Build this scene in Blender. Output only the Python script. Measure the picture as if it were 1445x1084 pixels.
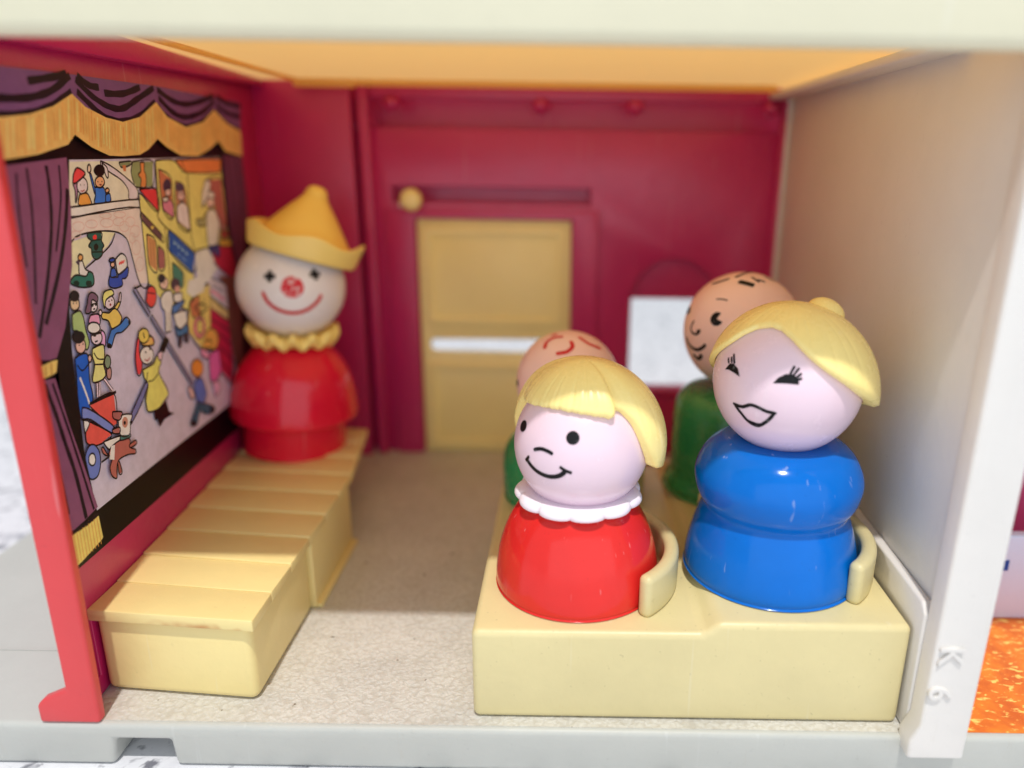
import bpy, bmesh, math, random
from mathutils import Vector, Matrix
from mathutils.geometry import tessellate_polygon
random.seed(7)
S = 0.01            # the numbers below are millimetres; the scene is built at 10 x real size (1 unit = 10 cm)
R = math.radians
scene = bpy.context.scene
for o in list(bpy.data.objects): bpy.data.objects.remove(o)

# ------------------------------------------------------------------ camera
FPX, IMW = 1050.0, 1445.0
TILT, ROLL = math.atan(318/FPX), 0.0155
cam_d = bpy.data.cameras.new('camera'); cam = bpy.data.objects.new('camera', cam_d)
scene.collection.objects.link(cam); scene.camera = cam
fw = Vector((0, math.cos(TILT), -math.sin(TILT))); up0 = Vector((0, math.sin(TILT), math.cos(TILT))); rt0 = Vector((1, 0, 0))
rt = rt0*math.cos(ROLL) + up0*math.sin(ROLL); up = -rt0*math.sin(ROLL) + up0*math.cos(ROLL)
cam.matrix_world = Matrix(((rt.x, up.x, -fw.x, 0), (rt.y, up.y, -fw.y, 0), (rt.z, up.z, -fw.z, 92*S), (0, 0, 0, 1)))
cam_d.sensor_width = 36; cam_d.lens = 36*FPX/IMW; cam_d.shift_x = -77.5/IMW
cam_d.clip_start = 0.01; cam_d.clip_end = 200
cam_d.dof.use_dof = True; cam_d.dof.focus_distance = 133*S; cam_d.dof.aperture_fstop = cam_d.lens/1000/(4.0*S)

# ------------------------------------------------------------------ light: a bright indoor room, one ceiling lamp in front of the toy
world = bpy.data.worlds.new('World'); scene.world = world; world.use_nodes = True
bg = world.node_tree.nodes['Background']; bg.inputs[0].default_value = (0.86, 0.93, 1.0, 1); bg.inputs[1].default_value = 0.64
def lamp(name, loc, target, size, watts, col):
    d = bpy.data.lights.new(name, 'AREA'); d.shape = 'DISK'; d.size = size*S; d.energy = watts; d.color = col
    o = bpy.data.objects.new(name, d); scene.collection.objects.link(o)
    o.location = Vector(loc)*S; o.rotation_euler = (Vector(target)-Vector(loc)).to_track_quat('-Z', 'Y').to_euler(); return o
lamp('ceiling_lamp', (30, -440, 1560), (0, 130, 20), 40, 2250, (1.0, 0.97, 0.93))
wl = lamp('window_fill', (150, -1300, 330), (-10, 170, 50), 3200, 1350, (0.82, 0.91, 1.0)); wl.data.shape = 'RECTANGLE'; wl.data.size_y = 1500*S   # added window-like fill behind the camera, widened to brighten the interior
scene.view_settings.view_transform = 'Standard'; scene.view_settings.look = 'None'
scene.view_settings.exposure = -0.04; scene.view_settings.gamma = 1.0
cy = scene.cycles; cy.max_bounces = 9; cy.diffuse_bounces = 6; cy.glossy_bounces = 4; cy.use_denoising = True
cy.sample_clamp_indirect = 6.0; cy.caustics_reflective = False; cy.caustics_refractive = False

# ------------------------------------------------------------------ materials
def lin(c): return tuple(((x/255)/12.92 if x/255 <= 0.04045 else ((x/255+0.055)/1.055)**2.4) for x in c)
def nodes(m): m.use_nodes = True; return m.node_tree.nodes, m.node_tree.links, m.node_tree.nodes['Principled BSDF']
def ramp(n, pts):
    r = n.new('ShaderNodeValToRGB'); e = r.color_ramp.elements
    while len(e) < len(pts): e.new(0.5)
    for k, (p, c) in enumerate(pts): e[k].position = p; e[k].color = (*c, 1) if len(c) == 3 else c
    return r
def noise(n, l, co, scale, detail=4, rough=0.6, dist=0):
    t = n.new('ShaderNodeTexNoise'); t.inputs['Scale'].default_value = scale; t.inputs['Detail'].default_value = detail
    t.inputs['Roughness'].default_value = rough; t.inputs['Distortion'].default_value = dist; l.new(co, t.inputs['Vector']); return t
def plastic(name, rgb, rough=0.3, sss=0.0, sss_col=None, wear=0.10, grain=0.012, spec=0.5, scuff=None, coat=0.0, specks=0.12, scratch=0.35):
    m = bpy.data.materials.new(name); n, l, p = nodes(m); c = lin(rgb)
    co = n.new('ShaderNodeTexCoord').outputs['Object']
    big = noise(n, l, co, 4.5, 5, 0.65)
    dark = tuple(x*(1-wear) for x in c); lite = tuple(min(1, x*(1+wear*0.6)) for x in c)
    rp = ramp(n, [(0.3, dark), (0.7, lite)]); l.new(big.outputs[0], rp.inputs[0]); col = rp.outputs[0]
    sp = noise(n, l, co, 95, 2, 0.5)                                  # specks of dust and grime
    sr = ramp(n, [(0.70, (0, 0, 0)), (0.76, (1, 1, 1))]); l.new(sp.outputs[0], sr.inputs[0])
    mx = n.new('ShaderNodeMix'); mx.data_type = 'RGBA'; mx.inputs[7].default_value = (*[x*0.45 for x in c], 1)
    ml = n.new('ShaderNodeMath'); ml.operation = 'MULTIPLY'; ml.inputs[1].default_value = specks; l.new(sr.outputs[0], ml.inputs[0])
    l.new(ml.outputs[0], mx.inputs[0]); l.new(col, mx.inputs[6]); col = mx.outputs[2]
    sm = n.new('ShaderNodeMapping'); sm.inputs['Rotation'].default_value = (0.5, 0.3, 0.9); sm.inputs['Scale'].default_value = (70, 70, 3); l.new(co, sm.inputs[0])
    sc = noise(n, l, sm.outputs[0], 1.0, 2, 0.5, 0.3); s3 = ramp(n, [(0.70, (0, 0, 0)), (0.74, (1, 1, 1))]); l.new(sc.outputs[0], s3.inputs[0])
    mk = noise(n, l, co, 7, 2); s4 = n.new('ShaderNodeMath'); s4.operation = 'MULTIPLY'; l.new(s3.outputs[0], s4.inputs[0]); l.new(mk.outputs[0], s4.inputs[1])
    s5 = n.new('ShaderNodeMath'); s5.operation = 'MULTIPLY'; s5.inputs[1].default_value = scratch; l.new(s4.outputs[0], s5.inputs[0])
    m3 = n.new('ShaderNodeMix'); m3.data_type = 'RGBA'; m3.inputs[7].default_value = (*[min(1, 0.5*x+0.4) for x in c], 1); l.new(s5.outputs[0], m3.inputs[0]); l.new(col, m3.inputs[6]); col = m3.outputs[2]
    if scuff:
        st = n.new('ShaderNodeMapping'); st.inputs['Scale'].default_value = (16, 16, 2.2); l.new(co, st.inputs[0])
        sn = noise(n, l, st.outputs[0], 3.0, 6, 0.75, 1.2); r2 = ramp(n, [(0.63, (0, 0, 0)), (0.74, (1, 1, 1))]); l.new(sn.outputs[0], r2.inputs[0])
        m2 = n.new('ShaderNodeMix'); m2.data_type = 'RGBA'; m2.inputs[7].default_value = (*lin(scuff), 1)
        k2 = n.new('ShaderNodeMath'); k2.operation = 'MULTIPLY'; k2.inputs[1].default_value = 0.45; l.new(r2.outputs[0], k2.inputs[0])
        l.new(k2.outputs[0], m2.inputs[0]); l.new(col, m2.inputs[6]); col = m2.outputs[2]
    l.new(col, p.inputs['Base Color'])
    rn = noise(n, l, co, 22, 5, 0.7); rr = n.new('ShaderNodeMapRange'); rr.inputs[3].default_value = max(0.05, rough-0.08); rr.inputs[4].default_value = rough+0.14
    l.new(rn.outputs[0], rr.inputs[0]); l.new(rr.outputs[0], p.inputs['Roughness'])
    b = n.new('ShaderNodeBump'); b.inputs['Strength'].default_value = 0.5; b.inputs['Distance'].default_value = grain*0.1
    fine = noise(n, l, co, 60, 4, 0.55); l.new(fine.outputs[0], b.inputs['Height']); l.new(b.outputs[0], p.inputs['Normal'])
    p.inputs['Specular IOR Level'].default_value = spec
    if coat: p.inputs['Coat Weight'].default_value = coat; p.inputs['Coat Roughness'].default_value = 0.12
    if sss:
        p.inputs['Subsurface Weight'].default_value = sss; p.inputs['Subsurface Radius'].default_value = sss_col or (1.0, 0.5, 0.3)
        p.inputs['Subsurface Scale'].default_value = 1.6*S
    return m
M = {}
M['cream_yellow'] = plastic('cream_yellow_plastic', (214, 200, 149), 0.36, 0, None, 0.07, scuff=(206, 186, 130), specks=0.35)
M['stage_yellow'] = plastic('stage_yellow_plastic', (232, 212, 146), 0.36, 0, None, 0.05, scuff=(222, 194, 118))
M['roof_yellow'] = plastic('roof_yellow_plastic', (218, 213, 186), 0.5, 0.0, None, 0.03)
M['door_yellow'] = plastic('door_yellow_plastic', (254, 234, 160), 0.36, 0, None, 0.05)
M['crimson'] = plastic('crimson_plastic', (194, 36, 102), 0.32, 0, None, 0.06, spec=0.7)
M['post_red'] = plastic('scuffed_red_plastic', (212, 58, 62), 0.38, 0, None, 0.05, scuff=(228, 140, 138), spec=0.7)
M['wall_cream'] = plastic('cream_wall_plastic', (222, 218, 213), 0.42, 0, None, 0.04, scuff=(200, 190, 176))
M['base_grey'] = plastic('stone_grey_plastic', (184, 185, 179), 0.45, 0, None, 0.05, scuff=(180, 176, 166))
M['skin_pale'] = plastic('pale_pink_plastic', (232, 206, 219), 0.22, 0, None, 0.02, 0.003, specks=0.03)
M['skin_tan'] = plastic('peach_plastic', (246, 206, 194), 0.28, 0, None, 0.03, 0.003, specks=0.04)
M['white_head'] = plastic('white_plastic', (240, 236, 238), 0.22, 0, None, 0.02, 0.003, specks=0.03)
M['collar_white'] = plastic('collar_white_plastic', (240, 230, 238), 0.4, 0, None, 0.03, specks=0.04)
M['dress_red'] = plastic('glossy_red_plastic', (218, 44, 40), 0.11, 0, None, 0.10, 0.004, spec=0.35, specks=0.15, scratch=0.7)
M['clown_red'] = plastic('clown_red_plastic', (226, 24, 56), 0.14, 0, None, 0.10, 0.004, spec=0.45, specks=0.15, scratch=0.7)
M['blue'] = plastic('glossy_blue_plastic', (0, 104, 198), 0.11, 0.0, None, 0.10, 0.004, spec=0.25, specks=0.15, scratch=0.7)
M['green'] = plastic('green_plastic', (56, 146, 84), 0.24, 0.0, None, 0.08, 0.004, coat=0.2, specks=0.06)
M['green_bright'] = plastic('bright_green_plastic', (36, 142, 86), 0.24, 0.0, None, 0.08, 0.004, coat=0.2, specks=0.06)
M['hair_yellow'] = plastic('yellow_hair_plastic', (253, 232, 150), 0.24, 0, None, 0.03, 0.004, specks=0.05)
M['hat_yellow'] = plastic('hat_yellow_plastic', (254, 216, 108), 0.34, 0, None, 0.04, 0.004, specks=0.05)
M['ruff_yellow'] = plastic('ruff_yellow_plastic', (252, 224, 130), 0.36, 0, None, 0.03, 0.004, specks=0.05)
M['lilac'] = plastic('lilac_white_plastic', (206, 208, 232), 0.4, 0, None, 0.04)
M['ceiling_yellow'] = plastic('thin_yellow_plastic', (248, 214, 124), 0.4, 0, None, 0.05)
def let_light_through(m, amount, rgb):           # thin coloured plastic that glows when lit from above
    n, l = m.node_tree.nodes, m.node_tree.links; p = n['Principled BSDF']; t = n.new('ShaderNodeBsdfTranslucent'); t.inputs[0].default_value = (*lin(rgb), 1)
    x = n.new('ShaderNodeMixShader'); x.inputs[0].default_value = amount; l.new(p.outputs[0], x.inputs[1]); l.new(t.outputs[0], x.inputs[2]); l.new(x.outputs[0], n['Material Output'].inputs[0])
let_light_through(M['ceiling_yellow'], 0.62, (255, 232, 188))
def ink(name, rgb, rough=0.5, worn=0.35, bare=0.35, lo=0.60):
    m = bpy.data.materials.new(name); n, l, p = nodes(m); c = lin(rgb)
    co = n.new('ShaderNodeTexCoord').outputs['Object']; t = noise(n, l, co, 75, 3, 0.7)
    r = ramp(n, [(lo, c), (lo+0.12, tuple(x*(1-worn)+bare*worn for x in c))]); p.inputs['Specular IOR Level'].default_value = 0.25; l.new(t.outputs[0], r.inputs[0]); l.new(r.outputs[0], p.inputs['Base Color'])
    p.inputs['Roughness'].default_value = rough; return m
M['ink'] = ink('black_print', (12, 11, 15)); M['ink_red'] = ink('red_print', (205, 36, 44), 0.4, 0.15); M['ink_red_worn'] = ink('worn_red_print', (214, 40, 54), 0.4, 0.75, 0.8, 0.5)
M['ink_blue'] = ink('blue_print', (30, 70, 150), 0.4, 0.1)

def stained(m):                      # brown smear rubbed along the front edge of the stage
    m = m.copy(); m.name = 'stained_cream_plastic'; n, l = m.node_tree.nodes, m.node_tree.links; p = n['Principled BSDF']; src = p.inputs['Base Color'].links[0].from_socket
    co = n.new('ShaderNodeTexCoord').outputs['Object']; xyz = n.new('ShaderNodeSeparateXYZ'); l.new(co, xyz.inputs[0])
    z = n.new('ShaderNodeMapRange'); z.inputs[1].default_value = 16.4*S; z.inputs[2].default_value = 15.5*S; l.new(xyz.outputs[2], z.inputs[0])
    t = noise(n, l, co, 9, 3, 0.6); r = ramp(n, [(0.47, (0, 0, 0)), (0.6, (1, 1, 1))]); l.new(t.outputs[0], r.inputs[0])
    k = n.new('ShaderNodeMath'); k.operation = 'MULTIPLY'; l.new(z.outputs[0], k.inputs[0]); l.new(r.outputs[0], k.inputs[1])
    x = n.new('ShaderNodeMix'); x.data_type = 'RGBA'; x.inputs[7].default_value = (*lin((186, 120, 62)), 1); l.new(k.outputs[0], x.inputs[0]); l.new(src, x.inputs[6]); l.new(x.outputs[2], p.inputs['Base Color'])
    return m
M['plank_stained'] = stained(M['stage_yellow'])

def floor_material():
    m = bpy.data.materials.new('pebbled_grey_plastic'); n, l, p = nodes(m); co = n.new('ShaderNodeTexCoord').outputs['Object']
    v = n.new('ShaderNodeTexVoronoi'); v.feature = 'SMOOTH_F1'; v.inputs['Scale'].default_value = 120; v.inputs['Smoothness'].default_value = 0.6
    wob = noise(n, l, co, 60, 2); ad = n.new('ShaderNodeVectorMath'); ad.operation = 'MULTIPLY_ADD'; ad.inputs[1].default_value = (0.02, 0.02, 0.02)
    l.new(wob.outputs['Color'], ad.inputs[0]); l.new(co, ad.inputs[2]); l.new(ad.outputs[0], v.inputs['Vector'])
    b = n.new('ShaderNodeBump'); b.inputs['Strength'].default_value = 0.6; b.inputs['Distance'].default_value = 0.0028; b.invert = True
    l.new(v.outputs['Distance'], b.inputs['Height']); l.new(b.outputs[0], p.inputs['Normal'])
    g = noise(n, l, co, 7, 5, 0.65); r = ramp(n, [(0.3, lin((196, 194, 188))), (0.7, lin((212, 210, 203)))]); l.new(g.outputs[0], r.inputs[0])
    d = ramp(n, [(0.25, (1, 1, 1)), (0.75, (0.72, 0.68, 0.62))]); l.new(v.outputs['Distance'], d.inputs[0])     # darker and browner between the pebbles
    mx = n.new('ShaderNodeMix'); mx.data_type = 'RGBA'; mx.blend_type = 'MULTIPLY'; mx.inputs[0].default_value = 0.55
    l.new(r.outputs[0], mx.inputs[6]); l.new(d.outputs[0], mx.inputs[7]); 
    q = noise(n, l, co, 42, 2, 0.5); qr = ramp(n, [(0.735, (0, 0, 0)), (0.75, (1, 1, 1))]); l.new(q.outputs[0], qr.inputs[0])      # crumbs of dirt
    m2 = n.new('ShaderNodeMix'); m2.data_type = 'RGBA'; m2.inputs[7].default_value = (*lin((92, 78, 60)), 1); l.new(qr.outputs[0], m2.inputs[0]); l.new(mx.outputs[2], m2.inputs[6])
    l.new(m2.outputs[2], p.inputs['Base Color']); p.inputs['Roughness'].default_value = 0.5
    return m
M['floor'] = floor_material()
def stone_material():
    m = bpy.data.materials.new('speckled_white_quartz'); n, l, p = nodes(m); co = n.new('ShaderNodeTexCoord').outputs['Object']
    a = noise(n, l, co, 6, 7, 0.72, 0.5); ra = ramp(n, [(0.34, lin((164, 164, 172))), (0.43, lin((218, 218, 223))), (0.57, lin((226, 226, 230))), (0.68, lin((158, 159, 168)))]); l.new(a.outputs[0], ra.inputs[0])
    v = noise(n, l, co, 26, 3, 0.6, 0.4); rv = ramp(n, [(0.56, (0, 0, 0)), (0.68, (1, 1, 1))]); l.new(v.outputs[0], rv.inputs[0])
    mx = n.new('ShaderNodeMix'); mx.data_type = 'RGBA'; mx.inputs[7].default_value = (*lin((122, 122, 130)), 1); l.new(rv.outputs[0], mx.inputs[0]); l.new(ra.outputs[0], mx.inputs[6])
    l.new(mx.outputs[2], p.inputs['Base Color']); p.inputs['Roughness'].default_value = 0.25; return m
M['stone'] = stone_material()
def carpet_print():
    m = bpy.data.materials.new('orange_print'); n, l, p = nodes(m); co = n.new('ShaderNodeTexCoord').outputs['Object']
    a = noise(n, l, co, 16, 5, 0.6, 0.3); r = ramp(n, [(0.35, lin((206, 98, 30))), (0.65, lin((238, 134, 40)))]); l.new(a.outputs[0], r.inputs[0])
    mp = n.new('ShaderNodeMapping'); mp.inputs['Scale'].default_value = (30, 60, 30); l.new(co, mp.inputs[0]); f = noise(n, l, mp.outputs[0], 1.6, 3, 0.6, 0.4)
    fr = ramp(n, [(0.56, (0, 0, 0)), (0.64, (1, 1, 1))]); l.new(f.outputs[0], fr.inputs[0]); mx = n.new('ShaderNodeMix'); mx.data_type = 'RGBA'; mx.inputs[7].default_value = (*lin((250, 206, 110)), 1)
    l.new(fr.outputs[0], mx.inputs[0]); l.new(r.outputs[0], mx.inputs[6]); l.new(mx.outputs[2], p.inputs['Base Color']); p.inputs['Roughness'].default_value = 0.45; return m
M['carpet'] = carpet_print()
def print_material():
    m = bpy.data.materials.new('printed_sticker'); n, l, p = nodes(m); co = n.new('ShaderNodeTexCoord').outputs['Object']
    a = n.new('ShaderNodeVertexColor'); a.layer_name = 'print'
    t = noise(n, l, co, 30, 4, 0.7); r = ramp(n, [(0.35, (0.86, 0.86, 0.86)), (0.65, (1, 1, 1))]); l.new(t.outputs[0], r.inputs[0])
    mx = n.new('ShaderNodeMix'); mx.data_type = 'RGBA'; mx.blend_type = 'MULTIPLY'; mx.inputs[0].default_value = 1; l.new(a.outputs[0], mx.inputs[6]); l.new(r.outputs[0], mx.inputs[7])
    l.new(mx.outputs[2], p.inputs['Base Color']); p.inputs['Roughness'].default_value = 0.4; p.inputs['Specular IOR Level'].default_value = 0.2; return m
M['print'] = print_material()

# ------------------------------------------------------------------ mesh helpers (all in mm)
def link(name, me, mat, parent=None):
    o = bpy.data.objects.new(name, me); scene.collection.objects.link(o)
    if mat is not None: me.materials.append(mat)
    if parent is not None: o.parent = parent
    return o
def finish(bm, name, mat, parent, smooth=40, bevel=0.0, seg=3, merge=True):
    if merge: bmesh.ops.remove_doubles(bm, verts=bm.verts, dist=1e-4)
    bmesh.ops.recalc_face_normals(bm, faces=bm.faces)
    if bevel:
        ed = [e for e in bm.edges if len(e.link_faces) == 2 and e.calc_face_angle(0) > R(25)]
        bmesh.ops.bevel(bm, geom=ed, offset=bevel, segments=seg, profile=0.5, affect='EDGES', clamp_overlap=True)
    bmesh.ops.scale(bm, vec=(S, S, S), verts=bm.verts)
    me = bpy.data.meshes.new(name); bm.to_mesh(me); bm.free()
    if smooth: me.shade_smooth(); me.set_sharp_from_angle(angle=R(smooth))
    return link(name, me, mat, parent)
def box(name, lo, hi, mat, parent=None, bevel=0.5, seg=3, fn=None):
    bm = bmesh.new(); v = [bm.verts.new((x, y, z)) for x in (lo[0], hi[0]) for y in (lo[1], hi[1]) for z in (lo[2], hi[2])]
    for f in ((0, 1, 3, 2), (4, 6, 7, 5), (0, 4, 5, 1), (2, 3, 7, 6), (0, 2, 6, 4), (1, 5, 7, 3)): bm.faces.new([v[i] for i in f])
    if fn:
        for q in bm.verts: q.co = fn(q.co)
    return finish(bm, name, mat, parent, 40, bevel, seg)
def prism(name, outline, holes, a0, a1, place, mat, parent=None, bevel=0.3, seg=2, smooth=40):
    """outline and holes in a plane (p, q), swept from depth a0 to a1; place(p, q, a) gives the point"""
    bm = bmesh.new(); loops = [list(outline)]+[list(h) for h in holes]
    tris = tessellate_polygon([[Vector((p, q, 0)) for p, q in lp] for lp in loops]); flat = [pt for lp in loops for pt in lp]
    A = [bm.verts.new(place(p, q, a0)) for p, q in flat]; B = [bm.verts.new(place(p, q, a1)) for p, q in flat]
    for t in tris:
        bm.faces.new([A[i] for i in t]); bm.faces.new([B[i] for i in reversed(t)])
    k = 0
    for lp in loops:
        m = len(lp)
        for i in range(m): j = (i+1) % m; bm.faces.new((A[k+i], A[k+j], B[k+j], B[k+i]))
        k += m
    bmesh.ops.dissolve_limit(bm, angle_limit=R(0.5), verts=bm.verts, edges=bm.edges)
    return finish(bm, name, mat, parent, smooth, bevel, seg)
def catmull(pts, k=5, closed=False):
    n = len(pts); out = []
    for i in range(n if closed else n-1):
        p0, p1, p2, p3 = [pts[j % n] if closed else pts[max(0, min(n-1, j))] for j in (i-1, i, i+1, i+2)]
        for s in range(k):
            t = s/k
            out.append(tuple(0.5*((2*b)+(c-a)*t+(2*a-5*b+4*c-d)*t*t+(-a+3*b-3*c+d)*t**3) for a, b, c, d in zip(p0, p1, p2, p3)))
    if not closed: out.append(tuple(pts[-1]))
    return out
def lathe(name, prof, mat, parent, n=72, warp=None, k=4, smooth=60):
    pr = catmull(prof, k) if k > 1 else prof; bm = bmesh.new(); rings = []
    for r, z in pr:
        if r < 1e-3: rings.append([bm.verts.new((0, 0, z))]); continue
        ring = []
        for i in range(n):
            a = 2*math.pi*i/n; q = Vector((r*math.cos(a), r*math.sin(a), z)); ring.append(bm.verts.new(warp(q, a) if warp else q))
        rings.append(ring)
    for a, b in zip(rings, rings[1:]):
        for i in range(n):
            j = (i+1) % n
            f = [a[i], a[j], b[j], b[i]] if len(a) > 1 and len(b) > 1 else ([a[0], b[j], b[i]] if len(a) == 1 else [a[i], a[j], b[0]])
            if len(set(f)) > 2: bm.faces.new(f)
    return finish(bm, name, mat, parent, smooth, merge=False)
def ball(name, r, c, mat, parent, squash=1.0, seg=64):
    bm = bmesh.new(); bmesh.ops.create_uvsphere(bm, u_segments=seg, v_segments=seg//2, radius=r)
    for v in bm.verts: v.co.z *= squash; v.co += Vector(c)
    return finish(bm, name, mat, parent, 80, merge=False)
def direction(az, el): a, e = R(az), R(el); return Vector((math.sin(a)*math.cos(e), -math.cos(a)*math.cos(e), math.sin(e)))
def empty(name, loc, label=None, cat=None, group=None, kind=None):
    o = bpy.data.objects.new(name, None); scene.collection.objects.link(o); o.location = Vector(loc)*S; o.empty_display_size = 0.05
    tag(o, label, cat, group, kind); return o
def tag(o, label=None, cat=None, group=None, kind=None):
    for k, v in (('label', label), ('category', cat), ('group', group), ('kind', kind)):
        if v: o[k] = v
    return o
# print on a round head: strokes and filled shapes that follow the sphere
def on_head(name, parent, c, r, mat, strokes=(), fills=(), turn=None, lift=0.05):
    bm = bmesh.new(); c = Vector(c); turn = turn or Matrix.Identity(3)
    def put(d, h=lift): return c+(turn @ d.normalized())*(r+h)
    for w, pts in strokes:
        d = [direction(a, e) for a, e in pts]; d = [Vector(q).normalized() for q in catmull([tuple(x) for x in d], 7)]
        L, Rr, m = [], [], len(d)
        for i, q in enumerate(d):
            tg = (d[min(m-1, i+1)]-d[max(0, i-1)]).normalized(); sd = q.cross(tg).normalized(); s = i/(m-1)
            hw = w/2/r*min(1, 0.55+6*s, 0.55+6*(1-s)); L.append(bm.verts.new(put(q+sd*hw))); Rr.append(bm.verts.new(put(q-sd*hw)))
        for i in range(m-1): bm.faces.new((L[i], Rr[i], Rr[i+1], L[i+1]))
    for pts in fills:
        d = [direction(a, e) for a, e in pts]; mid = sum(d, Vector()).normalized(); u = mid.orthogonal().normalized(); v = mid.cross(u)
        p2 = [Vector((q.dot(u)/q.dot(mid), q.dot(v)/q.dot(mid), 0)) for q in d]
        b2 = bmesh.new(); vs = [b2.verts.new(p) for p in p2]
        for t in tessellate_polygon([p2]): b2.faces.new([vs[i] for i in t])
        bmesh.ops.subdivide_edges(b2, edges=b2.edges, cuts=2, use_grid_fill=True)
        mp = {q: bm.verts.new(put(mid+u*q.co.x+v*q.co.y)) for q in b2.verts}
        for f in b2.faces: bm.faces.new([mp[q] for q in f.verts])
        b2.free()
    for f in bm.faces:
        f.normal_update()
        if f.normal.dot(f.calc_center_median()-c) < 0: f.normal_flip()
    bmesh.ops.scale(bm, vec=(S, S, S), verts=bm.verts); me = bpy.data.meshes.new(name); bm.to_mesh(me); bm.free(); me.shade_smooth()
    return link(name, me, mat, parent)
def disc(az, el, ra, re, n=18): return [(az+ra*math.cos(2*math.pi*i/n), el+re*math.sin(2*math.pi*i/n)) for i in range(n)]
def hair_shell(name, parent, c, r, edge, mat, top, ridge=0.18, ridges=40, wob=1.0, n=360, m=22, turn=None):
    """a moulded cap of hair: edge is a ring of (azimuth, elevation of the lower edge, thickness there)"""
    bm = bmesh.new(); c = Vector(c); turn = turn or Matrix.Identity(3)
    def at(az):
        for (a0, e0, t0), (a1, e1, t1) in zip(edge, edge[1:]):
            if a0 <= az <= a1: s = (az-a0)/(a1-a0); return e0+(e1-e0)*s, t0+(t1-t0)*s
        return edge[-1][1:]
    raw = [at(-180+360*i/n) for i in range(n)]; sm = [tuple(sum(raw[(i+d) % n][q]*w_ for d, w_ in zip(range(-3, 4), (0.06, 0.12, 0.2, 0.24, 0.2, 0.12, 0.06))) for q in (0, 1)) for i in range(n)]
    pole = bm.verts.new(c+turn @ Vector((0, 0, r+top))); rings = [[] for _ in range(m+3)]; rnd_ = random.Random(len(edge)*7)
    cuts = [(-180+360*(k+rnd_.uniform(-0.3, 0.3))/ridges, rnd_.uniform(0.5, 1.0), rnd_.uniform(0.9, 1.9), rnd_.uniform(0.1, 0.5)) for k in range(ridges)]
    for i in range(n):
        az = -180+360*i/n; e, th = sm[i]; e += wob*(0.5*math.sin(az*0.42)+0.35*math.sin(az*0.93+1))
        for k in range(1, m+1):
            s = k/m; el = 90+(e-90)*s; w = s**1.6
            gr = sum(d_*math.exp(-((az-a_)/w_)**2)*max(0, min(1, (s-s0)*3)) for a_, d_, w_, s0 in cuts)
            rr = r+top*(1-w)+th*w-ridge*gr*max(0, min(1, (1-s)*6+0.1))
            rings[k-1].append(bm.verts.new(c+turn @ direction(az, el)*rr))
        rings[m].append(bm.verts.new(c+turn @ direction(az, e-2.2)*(r+th*0.72)))
        rings[m+1].append(bm.verts.new(c+turn @ direction(az, e-1.6)*(r+0.12)))
        rings[m+2].append(bm.verts.new(c+turn @ direction(az, e+9)*(r+0.05)))
    for i in range(n):
        j = (i+1) % n; bm.faces.new((pole, rings[0][i], rings[0][j]))
        for a, b in zip(rings, rings[1:]): bm.faces.new((a[i], b[i], b[j], a[j]))
    return finish(bm, name, mat, parent, 70, merge=False)
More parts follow.
